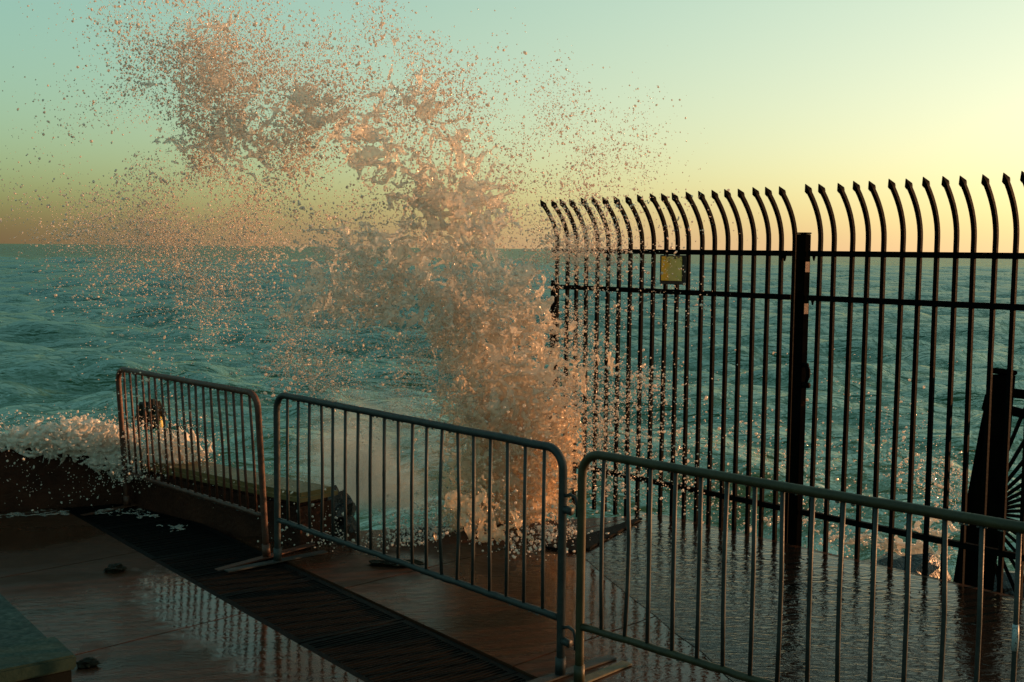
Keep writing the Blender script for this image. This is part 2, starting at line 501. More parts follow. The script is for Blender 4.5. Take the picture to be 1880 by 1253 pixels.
cr = ramp(n, [(0.0, (0.130, 0.150, 0.070)), (0.25, (0.034, 0.082, 0.042)), (1.0, (0.001, 0.040, 0.022))])
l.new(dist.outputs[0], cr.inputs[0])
v = mapped(n, l, (1.0, 1.6, 1.0))
fz = noise(n, l, 1.1, 8, 0.72, v, 1.2)
fm = n.new('ShaderNodeMapRange'); fm.inputs[1].default_value = 10.0; fm.inputs[2].default_value = 34.0
fm.inputs[3].default_value = 0.46; fm.inputs[4].default_value = 0.70
l.new(sep.outputs['Y'], fm.inputs[0])
sb = n.new('ShaderNodeMath'); sb.operation = 'SUBTRACT'; l.new(fz.outputs[0], sb.inputs[0]); l.new(fm.outputs[0], sb.inputs[1])
sc_ = n.new('ShaderNodeMath'); sc_.operation = 'MULTIPLY'; sc_.inputs[1].default_value = 5.0; sc_.use_clamp = True
l.new(sb.outputs[0], sc_.inputs[0])
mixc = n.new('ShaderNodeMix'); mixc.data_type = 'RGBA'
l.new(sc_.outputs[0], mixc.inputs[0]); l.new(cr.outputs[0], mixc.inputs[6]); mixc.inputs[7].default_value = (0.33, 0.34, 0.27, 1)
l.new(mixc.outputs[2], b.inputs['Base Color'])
rg = n.new('ShaderNodeMapRange'); rg.inputs[3].default_value = 0.13; rg.inputs[4].default_value = 0.7
l.new(sc_.outputs[0], rg.inputs[0]); l.new(rg.outputs[0], b.inputs['Roughness'])
b.inputs['IOR'].default_value = 1.33
b.inputs['Specular IOR Level'].default_value = 0.20
wv = noise(n, l, 3.2, 5, 0.62, mapped(n, l, (0.6, 1.5, 1.0)), 0.4)
wv2 = noise(n, l, 0.35, 5, 0.62, mapped(n, l, (0.5, 1.6, 1.0)), 0.3)
ad = n.new('ShaderNodeMath'); ad.operation = 'MULTIPLY_ADD'; ad.inputs[1].default_value = 6.0
l.new(wv2.outputs[0], ad.inputs[0]); l.new(wv.outputs[0], ad.inputs[2])
sea_bump = bump(n, l, b, ad.outputs[0], 0.7, 0.20)
# a ruffled sea never mirrors fully at grazing angles: lower the mirror share
b.inputs['Specular IOR Level'].default_value = 0.0
gl = n.new('ShaderNodeBsdfGlossy'); gl.inputs['Roughness'].default_value = 0.08; gl.inputs['Color'].default_value = (0.84, 0.95, 0.88, 1)
l.new(sea_bump.outputs[0], gl.inputs['Normal'])
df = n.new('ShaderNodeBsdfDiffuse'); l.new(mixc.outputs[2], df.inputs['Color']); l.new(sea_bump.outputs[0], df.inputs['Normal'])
fr = n.new('ShaderNodeFresnel'); fr.inputs['IOR'].default_value = 1.33; l.new(sea_bump.outputs[0], fr.inputs['Normal'])
mn = n.new('ShaderNodeMath'); mn.operation = 'MULTIPLY'; mn.inputs[1].default_value = 0.36; l.new(fr.outputs[0], mn.inputs[0])
ms = n.new('ShaderNodeMixShader'); l.new(mn.outputs[0], ms.inputs[0]); l.new(df.outputs[0], ms.inputs[1]); l.new(gl.outputs[0], ms.inputs[2])
l.new(ms.outputs[0], n['Material Output'].inputs['Surface'])
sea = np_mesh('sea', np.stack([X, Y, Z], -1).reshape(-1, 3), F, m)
tag(sea, kind='structure')

# ------------------------------------------------------------------ seawalls
def rough_wall(name, poly, z0, z1, mat, amp=0.012, seed=0):
    bm = bmesh.new()
    prism(bm, poly, z0, z1, 0.03)
    bmesh.ops.triangulate(bm, faces=[f for f in bm.faces if len(f.verts) > 4])
    bmesh.ops.subdivide_edges(bm, edges=bm.edges[:], cuts=5, use_grid_fill=True)
    for v in bm.verts:
        c = np.array([v.co.x]), np.array([v.co.y]), np.array([v.co.z])
        d = float(fbm(c[0] * 6, c[1] * 6, c[2] * 6, seed)[0]) - 0.5
        v.co += Vector((d, d, d * 0.6)) * amp * 2
    return bm
w1 = empty('seawall', (-1.40, 7.50, 0))
tag(w1, 'low red-brown seawall with a lit yellow top behind the rusty barrier', 'wall')
wd = Vector((-1.04, 0.82)).normalized(); wnn = Vector((0.62, 0.785))
def wq(t, o): 
    p = wd * t + wnn * o
    return (p.x, p.y)
from_bm('wall_face', rough_wall('w', [wq(0, 0), wq(0, 0.30), wq(2.25, 0.30), wq(2.25, 0)], -0.6, 0.30, M_wall, seed=2), M_wall, w1)
from_bm('coping', rough_wall('c', [wq(-0.02, -0.02), wq(-0.02, 0.32), wq(2.2, 0.32), wq(2.2, -0.02)], 0.302, 0.36, M_walltop, 0.006, seed=4), M_walltop, w1)
w2 = from_bm('seawall', rough_wall('w', [(-2.98, 8.80), (-3.12, 9.10), (-6.2, 7.75), (-6.0, 7.40)], -0.6, 0.50, M_wall, 0.02, seed=9), M_wall)
tag(w2, 'taller dark brown seawall at the left edge with foam spilling over it', 'wall')

# ------------------------------------------------------------------ bench at the lower left
bn = empty('bench', (-1.68, 4.32, 0), math.atan2(-0.79, 0.61))
tag(bn, 'dark teal painted block bench in the lower left corner of the deck', 'bench')
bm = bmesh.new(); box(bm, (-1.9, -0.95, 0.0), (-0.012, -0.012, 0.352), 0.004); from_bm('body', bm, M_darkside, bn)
bm = bmesh.new(); box(bm, (-1.92, -0.97, 0.354), (-0.285, 0.0, 0.378), 0.006); from_bm('plank', bm, M_teal, bn)
bm = bmesh.new(); box(bm, (-0.275, -0.97, 0.354), (0.0, 0.004, 0.412), 0.008)
o = from_bm('plank', bm, M_teal2, bn); o['label'] = 'paler raised plank at the near end'

# ------------------------------------------------------------------ crowd barriers
def barrier(name, base, d, L, mat, matbar, label, n_bars=19, H=1.08, lean=0.0, zb=0.275, wear=0.0, feet=True, foot_mat=None, hooks=True):
    t = empty(name, (base[0], base[1], 0), math.atan2(d[1], d[0]))
    t.rotation_euler = (lean, 0, math.atan2(d[1], d[0]))
    tag(t, label, 'barrier', 'crowd barriers linked in a row')
    rc = 0.10
    path = [(0, 0, 0.012)]
    for z in (0.15, 0.30, 0.5, 0.7, H - rc - 0.02): path.append((0, 0, z))
    for k in range(1, 8):
        a = math.pi / 2 * k / 8
        path.append((rc - rc * math.cos(a), 0, H - rc + rc * math.sin(a)))
    nseg = 24
    for k in range(nseg + 1):
        path.append((rc + (L - 2 * rc) * k / nseg, random.uniform(-1, 1) * wear, H + random.uniform(-1, 1) * wear * 0.5))
    for k in range(1, 8):
        a = math.pi / 2 * k / 8
        path.append((L - rc + rc * math.sin(a), 0, H - rc + rc * math.cos(a)))
    for z in (H - rc - 0.02, 0.7, 0.5, 0.30, 0.15, 0.012): path.append((L, 0, z))
    bm = bmesh.new(); tube(bm, path, 0.0205, 12); from_bm('frame', bm, mat, t, True)
    bm = bmesh.new()
    pr = [(0.018 + (L - 0.036) * k / 40, 0, zb + random.uniform(-1, 1) * 0.0025) for k in range(41)]
    tube(bm, pr, [0.0175 + random.uniform(-0.0012, 0.0012) for _ in pr], 10); from_bm('bottom_rail', bm, mat, t, True)
    for k in range(n_bars):
        x = L * (k + 1) / (n_bars + 1) + random.uniform(-0.003, 0.003)
        bend = random.uniform(-1, 1) * 0.004
        if random.random() < 0.10: bend *= 2.2
        bm = bmesh.new()
        tube(bm, [(x, 0, zb + 0.012), (x + bend * 0.6, bend, 0.5), (x + bend, bend, 0.72), (x, 0, H - 0.012)], 0.0094, 8)
        from_bm('bar', bm, matbar, t, True)
    # hanging drips under the rails
    bm = bmesh.new()
    for _ in range(70):
        x = random.uniform(0.03, L - 0.03); top = random.random() < 0.45
        z = (H - 0.021) if top else (zb - 0.018)
        if top and not (rc < x < L - rc): continue
        s = random.uniform(0.003, 0.0065)
        r = bmesh.ops.create_icosphere(bm, subdivisions=1, radius=s)
        for v in r['verts']: v.co = Vector((x + v.co.x * 1.6, v.co.y, z - s * 0.2 + v.co.z * 1.1))
    tag(from_bm('drips', bm, M_drip, t, True), kind='stuff')
    if feet:
        for x in (0.0, L):
            bm = bmesh.new(); box(bm, (x - 0.03, -0.36, 0.002), (x + 0.03, 0.36, 0.011), 0.002)
            from_bm('foot', bm, foot_mat or mat, t)
            bm = bmesh.new(); tube(bm, [(x, 0, 0.006), (x, 0, 0.09)], 0.026, 12); from_bm('foot_socket', bm, mat, t, True)
    if hooks:
        for z in (0.86, 0.235):
            bm = bmesh.new()
            tube(bm, [(L + 0.012, 0, z), (L + 0.05, 0, z + 0.012), (L + 0.085, 0, z + 0.004), (L + 0.096, 0, z - 0.03), (L + 0.096, 0, z - 0.085)], 0.008, 8)
            from_bm('hook', bm, mat, t, True)
            bm = bmesh.new(); tube(bm, [(L + 0.016, 0, z - 0.062), (L + 0.06, 0, z - 0.066)], 0.019, 10)
            from_bm('hook_sleeve', bm, mat, t, True)
    return t
barrier('crowd_barrier', (-2.93, 8.62), (1.38, -1.41), 1.95, M_rusty, M_rusty,
        'rust-brown crowd barrier farthest from the camera, beside the seawall', 19, 1.07, R(3.2), 0.275, 0.002, hooks=False)
barrier('crowd_barrier', (-1.475, 7.13), (1.71, -1.89), 2.56, M_galv, M_galv,
        'dull grey crowd barrier between the rusty and the olive-topped barriers', 19, 1.075, 0, 0.275, 0.003)
b3 = barrier('crowd_barrier', (0.325, 5.135), (0.72, -0.694), 2.58, M_olive, M_galv,
        'olive-topped crowd barrier nearest the camera, in front of the spiked fence', 19, 1.08, 0, 0.275, 0.002, foot_mat=M_wood, hooks=False)

# torn paper sticker round one bar of the near barrier
m_st, n, l, b = new_mat('scribbled_sticker')
v = mapped(n, l, (1, 1, 0.6))
t1 = noise(n, l, 120, 3, 0.5, v, 1.5)
cr = ramp(n, [(0.40, (0.02, 0.03, 0.04)), (0.46, (0.30, 0.33, 0.32)), (0.62, (0.22, 0.27, 0.30))])
l.new(t1.outputs[0], cr.inputs[0]); l.new(cr.outputs[0], b.inputs['Base Color']); b.inputs['Roughness'].default_value = 0.5
bm = bmesh.new()
xs = 2.58 * 15 / 20
tube(bm, [(xs, 0, 0.655), (xs + 0.001, 0, 0.70), (xs, 0, 0.745)], [0.0112, 0.0120, 0.0112], 10, wob=0.06)
from_bm('sticker', bm, m_st, b3, True)

# ------------------------------------------------------------------ spiked fence on the deck edge
SP = 0.1155
def fence_at(s, o=0.05, z=0.0):
    p = FA + FD * s + FN * o
    return Vector((p.x, p.y, z))
FANG = math.atan2(FD.y, FD.x)
# local frame of a fence panel: x along the fence, y towards the sea, z up
def square_sweep(bm, path, w, side=Vector((1, 0, 0))):
    rings = []
    n = len(path)
    for i, p in enumerate(path):
        a = Vector(path[max(i - 1, 0)]); bb = Vector(path[min(i + 1, n - 1)])
        t = (bb - a).normalized(); u = side.cross(t).normalized()
        p = Vector(p)
        rings.append([bm.verts.new(p + side * sx * w + u * sy * w) for sx, sy in ((-1, -1), (1, -1), (1, 1), (-1, 1))])
    for i in range(n - 1):
        for k in range(4):
            bm.faces.new((rings[i][k], rings[i][(k + 1) % 4], rings[i + 1][(k + 1) % 4], rings[i + 1][k]))
    bm.faces.new(rings[0][::-1]); bm.faces.new(rings[-1])
bm = bmesh.new()
ppath = [(0, 0, -0.12), (0, 0, 0.8), (0, 0, 1.7), (0, 0, 2.02)]
for k in range(1, 9):
    a = k / 8
    ppath.append((0, -0.155 * a ** 1.9, 2.02 + 0.33 * a - 0.02 * a * a))
square_sweep(bm, ppath, 0.0125)
me_picket = bpy.data.meshes.new('picket'); bmesh.ops.recalc_face_normals(bm, faces=bm.faces); bm.to_mesh(me_picket); bm.free(); me_picket.materials.append(M_black)
bm = bmesh.new()
tp = Vector(ppath[-1]); tdir = (Vector(ppath[-1]) - Vector(ppath[-2])).normalized(); tu = Vector((1, 0, 0)).cross(tdir)
rings = []
for (q, w) in ((-0.006, 0.014), (0.008, 0.0165), (0.018, 0.0175), (0.068, 0.0015)):
    c = tp + tdir * q
    rings.append([bm.verts.new(c + Vector((1, 0, 0)) * sx * w + tu * sy * w) for sx, sy in ((-1, -1), (1, -1), (1, 1), (-1, 1))])
for i in range(3):
    for k in range(4): bm.faces.new((rings[i][k], rings[i][(k + 1) % 4], rings[i + 1][(k + 1) % 4], rings[i + 1][k]))
bm.faces.new(rings[0][::-1]); bm.faces.new(rings[-1])
me_tip = bpy.data.meshes.new('spear_tip'); bmesh.ops.recalc_face_normals(bm, faces=bm.faces); bm.to_mesh(me_tip); bm.free(); me_tip.materials.append(M_black)

def fence_panel(s0, s1, pickets, label, ext0=0.0, ext1=0.0):
    p = fence_at(s0)
    t = empty('spiked_fence', (p.x, p.y, 0), FANG)
    tag(t, label, 'fence', 'spiked fence panels')
    for z in (1.985, 1.688, 0.228):
        bm = bmesh.new(); box(bm, (ext0, -0.019, z - 0.0185), (s1 - s0 + ext1, 0.019, z + 0.0185), 0.002)
        from_bm('rail', bm, M_black, t)
    for s in pickets:
        o = link('picket', me_picket, None, t); o.location = (s - s0, 0, 0.012 + 0.0165 * (s + 1.1) + random.uniform(-0.004, 0.004))
        o.rotation_euler = (random.uniform(-1, 1) * R(0.25), random.uniform(-1, 1) * R(0.3), 0)
        link('spear_tip', me_tip, None, o)
    return t
pk1 = [-1.107 + SP * i for i in range(20)] + [1.185]
pk2 = [1.375 + 0.1185 * i for i in range(16)]
f1 = fence_panel(-1.13, 1.16, pk1, 'black spiked gate leaf with the yellow sign, left of the fence post', -0.03, 0.0)
bm = bmesh.new(); box(bm, (-0.028, -0.024, -0.12), (0.032, 0.024, 1.74), 0.003); from_bm('end_post', bm, M_black, f1)
for (z, xx) in ((1.955, 2.20), (1.955, 2.235)):
    bm = bmesh.new(); tube(bm, [(xx, 0, z + 0.014), (xx, 0, z - 0.004), (xx, 0, z - 0.024)], [0.012, 0.010, 0.004], 8); from_bm('rail_bolt', bm, M_black, f1, True)
bm = bmesh.new(); tube(bm, [(1.245, 0.0, 2.0), (1.240, 0, 2.045)], 0.0018, 6); from_bm('wire_end', bm, M_black, f1)
f2 = fence_panel(1.30, 3.22, pk2, 'black spiked fence panel right of the fence post', 0.0, 0.0)
for z in (1.955, 1.66):
    bm = bmesh.new(); tube(bm, [(0.035, 0, z + 0.012), (0.035, 0, z - 0.018)], [0.012, 0.005], 8); from_bm('rail_bolt', bm, M_black, f2, True)

pp = fence_at(1.25)
fp = empty('fence_post', (pp.x, pp.y, 0), FANG)
tag(fp, 'thick square black post with rust streaks between the two spiked fence panels', 'post')
bm = bmesh.new(); box(bm, (-0.034, -0.034, -0.15), (0.036, 0.036, 2.115), 0.004); from_bm('shaft', bm, M_post, fp)
bm = bmesh.new(); box(bm, (-0.037, -0.037, 2.116), (0.039, 0.039, 2.126), 0.003); from_bm('cap', bm, M_post, fp)
for (z0, z1) in ((1.86, 1.93), (1.58, 1.65)):
    bm = bmesh.new(); box(bm, (0.0365, -0.030, z0), (0.0405, 0.022, z1), 0.001); from_bm('rust_plate', bm, M_rust, fp)
bm = bmesh.new()
tube(bm, [(0.060, -0.01, 1.24), (0.074, -0.012, 1.20), (0.076, -0.012, 1.16), (0.062, -0.012, 1.12)], [0.012, 0.016, 0.014, 0.010], 8)
tube(bm, [(0.036, -0.01, 1.10), (0.085, -0.01, 1.10)], 0.020, 8)
tube(bm, [(0.036, -0.01, 1.235), (0.07, -0.01, 1.235)], 0.016, 8)
from_bm('latch', bm, M_black, fp, True)

# the small yellow sign wired to the gate leaf
m_sign, n, l, b = new_mat('faded_sign_print')
tc = n.new('ShaderNodeTexCoord')
sx = n.new('ShaderNodeSeparateXYZ'); l.new(tc.outputs['Object'], sx.inputs[0])
nz = noise(n, l, 22, 5, 0.7, tc.outputs['Object'], 0.8)
ad = n.new('ShaderNodeMath'); ad.operation = 'MULTIPLY_ADD'; ad.inputs[1].default_value = 0.16
l.new(nz.outputs[0], ad.inputs[0]); l.new(sx.outputs['X'], ad.inputs[2])
mr = n.new('ShaderNodeMapRange'); mr.inputs[1].default_value = -0.09 + 0.08; mr.inputs[2].default_value = 0.09 + 0.08
l.new(ad.outputs[0], mr.inputs[0])
cr = ramp(n, [(0.22, (0.70, 0.36, 0.02)), (0.32, (0.60, 0.38, 0.05)), (0.40, (0.44, 0.36, 0.11)), (1.0, (0.50, 0.42, 0.12))])
l.new(mr.outputs[0], cr.inputs[0])
nz2 = noise(n, l, 34, 4, 0.7, tc.outputs['Object'], 0.6)
zz = n.new('ShaderNodeMath'); zz.operation = 'MULTIPLY_ADD'; zz.inputs[1].default_value = 1.7
l.new(sx.outputs['Z'], zz.inputs[0]); l.new(nz2.outputs[0], zz.inputs[2])
dk = ramp(n, [(0.68, 0.0), (0.71, 1.0)]); l.new(zz.outputs[0], dk.inputs[0])
mx = n.new('ShaderNodeMix'); mx.data_type = 'RGBA'; l.new(dk.outputs[0], mx.inputs[0]); l.new(cr.outputs[0], mx.inputs[6]); mx.inputs[7].default_value = (0.03, 0.012, 0.012, 1)
l.new(mx.outputs[2], b.inputs['Base Color']); b.inputs['Roughness'].default_value = 0.45
ps = fence_at(0.155, 0.05)
sg = empty('warning_sign', (ps.x, ps.y, 0) , FANG)
tag(sg, 'small square yellow sign in a black frame hung on the spiked gate leaf', 'sign')
bm = bmesh.new(); box(bm, (-0.128, -0.036, 1.745), (0.118, -0.022, 1.962), 0.003); from_bm('frame', bm, M_frame, sg)
bm = bmesh.new(); box(bm, (-0.098, -0.003, -0.090), (0.098, 0.003, 0.090), 0.001)
o = from_bm('plate', bm, m_sign, sg); o.location = (-0.008, -0.042, 1.862)

# ------------------------------------------------------------------ leaning pile and spike fan at the right
lp = empty('leaning_post', (2.955, 7.12, 0))
tag(lp, 'thick black leaning post with a square cap behind the fence at the right edge', 'post')
def lean_pt(z, dx, dy): 
    return (0.0 + 0.105 * z + dx, 0.02 * z + dy, z)
bm = bmesh.new()
rings = []
for (z, w) in ((-0.9, 0.125), (0.05, 0.110), (0.45, 0.102), (0.9, 0.086), (1.08, 0.076), (1.24, 0.070)):
    rings.append([bm.verts.new(lean_pt(z, sx_ * w, sy_ * w * 0.45)) for sx_, sy_ in ((-1, -1), (1, -1), (1, 1), (-1, 1))])
for i in range(len(rings) - 1):
    for k in range(4): bm.faces.new((rings[i][k], rings[i][(k + 1) % 4], rings[i + 1][(k + 1) % 4], rings[i + 1][k]))
bm.faces.new(rings[0][::-1]); bm.faces.new(rings[-1])
bmesh.ops.bevel(bm, geom=bm.edges[:], offset=0.008, segments=1, affect='EDGES')
from_bm('shaft', bm, M_post, lp)
bm = bmesh.new(); box(bm, (-0.073, -0.042, 0), (0.073, 0.042, 0.03), 0.006)
o = from_bm('cap', bm, M_post, lp); o.location = (0.131, 0.025, 1.243); o.rotation_euler = (R(-9), R(7), R(4))
bm = bmesh.new(); box(bm, (-0.02, -0.05, -0.06), (0.03, 0.05, 0.05), 0.008)
for v in bm.verts:
    if v.co.z > 0: v.co.x += 0.02
o = from_bm('bracket', bm, M_post, lp); o.location = (0.030, 0.0, 1.07)
for (z, dz) in ((1.13, -0.05), (1.02, -0.10)):
    bm = bmesh.new(); tube(bm, [(0.17, 0, z), (0.36, 0.02, z + dz * 0.5), (0.85, 0.05, z + dz * 2)], 0.030, 8); from_bm('bracket', bm, M_post, lp, True)
fan = empty('spike_fan', (3.03, 7.24, 0.34))
tag(fan, 'black fan of radiating spikes fixed beside the leaning post at the right edge', 'spikes')
bm = bmesh.new(); tube(bm, [(0, -0.03, 0), (0, 0.03, 0)], 0.07, 16); from_bm('hub', bm, M_black, fan, True)
for k in range(19):
    an = R(-82 + 152 * k / 18)
    c, s = math.cos(an), math.sin(an)
    Lr = 0.78
    bm = bmesh.new()
    w = 0.010
    vs = []
    for (r, ww) in ((0.05, w), (Lr - 0.08, w), (Lr, 0.001)):
        ctr = Vector((c * r, 0, s * r)); sd = Vector((-s, 0, c))
        vs.append([bm.verts.new(ctr + sd * ww * a + Vector((0, 0.008 * b2, 0))) for a, b2 in ((-1, -1), (1, -1), (1, 1), (-1, 1))])
    for i in range(2):
        for q in range(4): bm.faces.new((vs[i][q], vs[i][(q + 1) % 4], vs[i + 1][(q + 1) % 4], vs[i + 1][q]))
    bm.faces.new(vs[0][::-1]); bm.faces.new(vs[-1])
    from_bm('spike', bm, M_black, fan)

# ------------------------------------------------------------------ rocks, weed, float
def lump(name, loc, size, mat, seed, label, cat, group=None, sub=3, amp=0.45, freq=1.6):
    bm = bmesh.new(); bmesh.ops.create_icosphere(bm, subdivisions=sub, radius=1.0)
    P_ = np.array([v.co[:] for v in bm.verts])
    d = 1 + amp * 2 * (fbm(P_[:, 0] * freq + seed, P_[:, 1] * freq, P_[:, 2] * freq, seed, 4) - 0.5)
    for v, k in zip(bm.verts, d): v.co = Vector((v.co.x * size[0] * k, v.co.y * size[1] * k, v.co.z * size[2] * k))
    o = from_bm(name, bm, mat, None, False)
    o.location = loc
    return tag(o, label, cat, group)
lump('rock', (2.80, 8.02, -0.52), (0.34, 0.30, 0.38), M_rock, 3, 'wet black rock below the deck edge just left of the leaning post', 'rock', 'rocks under the deck edge')
lump('rock', (3.6, 7.7, -0.65), (0.5, 0.4, 0.42), M_rock, 8, 'wet black rock behind the spike fan at the right edge', 'rock', 'rocks under the deck edge')
lump('rock', (-1.24, 8.02, 0.06), (0.16, 0.20, 0.24), M_rock, 12, 'jagged black rock against the right end of the low seawall', 'rock', None, 3, 0.7, 3.0)
lump('seaweed_clump', (-2.42, 6.88, 0.012), (0.06, 0.05, 0.034), M_weed, 5, 'small dark seaweed clump on the deck left of the drain grate', 'seaweed', None, 3, 0.8, 2.5)
lump('seaweed_clump', (-2.005, 5.30, 0.012), (0.045, 0.04, 0.022), M_weed, 6, 'small dark seaweed clump beside the teal bench', 'seaweed', None, 3, 0.8, 2.5)
lump('seaweed_clump', (-0.72, 7.07, 0.014), (0.16, 0.05, 0.022), M_weed, 9, 'long dark seaweed strand on the deck beneath the grey barrier', 'seaweed', None, 3, 0.8, 2.5)
fl = empty('float', (-5.85, 18.4, -0.95))
tag(fl, 'dark weedy float with a yellow flank bobbing in the sea behind the rusty barrier', 'float')
bm = bmesh.new(); bmesh.ops.create_icosphere(bm, subdivisions=4, radius=1.0)
P_ = np.array([v.co[:] for v in bm.verts]); d = 0.7 + 0.9 * fbm(P_[:, 0] * 4, P_[:, 1] * 4, P_[:, 2] * 4, 31, 4)
for v, k in zip(bm.verts, d): v.co = Vector((v.co.x * 0.19 * k, v.co.y * 0.17 * k, 0.20 + v.co.z * 0.20 * k))
from_bm('weed_mass', bm, M_weed, fl)
bm = bmesh.new(); tube(bm, [(0.14, -0.06, -0.10), (0.17, -0.07, 0.05), (0.15, -0.06, 0.20)], [0.05, 0.055, 0.04], 10); from_bm('yellow_flank', bm, M_yellow, fl, True)

DROPS = [  # x, z, spread x, spread z, count, diameter, spread y, y
    (-2.527, 3.079, 0.311, 0.456, 5800, 0.0112, 0.35, 8.70),
    (-2.113, 3.331, 0.435, 0.373, 6200, 0.0108, 0.35, 8.70),
    (-2.527, 2.499, 0.352, 0.311, 5200, 0.0108, 0.35, 8.70),
    (-2.030, 2.835, 0.456, 0.331, 4600, 0.0108, 0.35, 8.70),
    (-3.107, 2.534, 0.331, 0.373, 1300, 0.0108, 0.40, 8.70),
    (-2.859, 2.164, 0.414, 0.166, 3800, 0.0099, 0.40, 8.70),
    (-2.089, 2.128, 0.532, 0.164, 3400, 0.0098, 0.40, 8.60),
    (-3.397, 2.324, 0.207, 0.207, 350, 0.0108, 0.40, 8.70),
    (-2.498, 1.756, 0.491, 0.205, 2800, 0.0115, 0.40, 8.60),
    (-2.089, 1.432, 0.573, 0.287, 2600, 0.0106, 0.40, 8.60),
    (-1.376, 1.648, 0.445, 0.324, 3600, 0.0113, 0.35, 8.50),
    (-2.826, 1.916, 0.369, 0.164, 1300, 0.0098, 0.40, 8.60),
    (-1.417, 2.417, 0.405, 0.283, 1500, 0.0121, 0.35, 8.50),
    (-1.229, 3.243, 0.450, 0.287, 3000, 0.0106, 0.30, 8.60),
    (-0.648, 2.950, 0.364, 0.324, 3000, 0.0113, 0.30, 8.50),
    (-1.515, 2.871, 0.450, 0.287, 2400, 0.0111, 0.30, 8.60),
    (0.364, 2.880, 0.364, 0.263, 1100, 0.0101, 0.30, 8.50),
    (0.769, 2.641, 0.324, 0.283, 500, 0.0097, 0.30, 8.50),
    (0.081, 3.079, 0.283, 0.202, 380, 0.0101, 0.30, 8.50),
    (0.240, 2.468, 0.360, 0.200, 1200, 0.0112, 0.30, 8.40),
    (-0.320, 2.142, 0.440, 0.320, 2600, 0.0112, 0.30, 8.40),
    (-0.280, 1.423, 0.440, 0.360, 2400, 0.0112, 0.30, 8.40),
    (-0.158, 0.640, 0.435, 0.356, 1800, 0.0119, 0.30, 8.30),
    (-0.720, 1.578, 0.480, 0.320, 2200, 0.0108, 0.30, 8.40),
    (0.440, 1.590, 0.240, 0.440, 2600, 0.0120, 0.25, 8.40),
    (0.672, 1.202, 0.296, 0.356, 1500, 0.0115, 0.25, 8.30),
    (1.015, 1.371, 0.273, 0.508, 700, 0.0105, 0.25, 8.20),
    (0.480, 2.110, 0.240, 0.200, 900, 0.0112, 0.25, 8.40),
    (0.547, 0.820, 0.273, 0.273, 1700, 0.0125, 0.25, 8.20),
    (0.820, 2.033, 0.469, 0.195, 600, 0.0109, 0.20, 8.20),
    (0.926, 0.375, 0.270, 0.193, 600, 0.0123, 0.20, 8.10),
    (-0.152, 0.023, 0.419, 0.133, 1300, 0.0160, 0.25, 8.00),
    (-0.880, -0.020, 0.330, 0.081, 300, 0.0161, 0.15, 7.70),
    (-1.393, 0.140, 0.165, 0.128, 260, 0.0161, 0.12, 7.70),
    (0.037, -0.030, 0.257, 0.081, 260, 0.0169, 0.20, 7.70),
    (-1.680, 1.049, 0.220, 0.140, 420, 0.0184, 0.30, 8.40),
    (-1.000, 1.056, 0.400, 0.200, 2400, 0.0108, 0.30, 8.40),
    (-1.265, 0.629, 0.395, 0.277, 700, 0.0099, 0.30, 8.30),
    (-2.651, 3.616, 0.456, 0.166, 500, 0.0116, 0.35, 8.70),
    (-1.556, 3.485, 0.369, 0.246, 800, 0.0106, 0.30, 8.60),
    (-0.901, 3.533, 0.246, 0.164, 260, 0.0123, 0.30, 8.60),
    (2.598, 0.460, 0.545, 0.377, 700, 0.0126, 0.40, 8.80),
    (3.310, 0.174, 0.189, 0.251, 900, 0.0117, 0.30, 8.80),
    (1.577, 0.204, 0.570, 0.307, 700, 0.0123, 0.40, 9.20),
    (2.289, -0.112, 0.551, 0.170, 500, 0.0127, 0.30, 8.90),
    (-3.439, 0.542, 0.373, 0.091, 1300, 0.0108, 0.20, 8.70),
    (-3.028, 0.369, 0.165, 0.099, 700, 0.0115, 0.15, 8.65),
    (-2.670, 0.411, 0.178, 0.119, 1200, 0.0110, 0.20, 8.90),
    (-3.340, 0.283, 0.318, 0.119, 120, 0.0103, 0.10, 8.35),
    (-2.767, 0.298, 0.158, 0.087, 240, 0.0119, 0.10, 8.30),
    (-2.243, 0.731, 0.355, 0.243, 420, 0.0090, 0.10, 7.85),
]
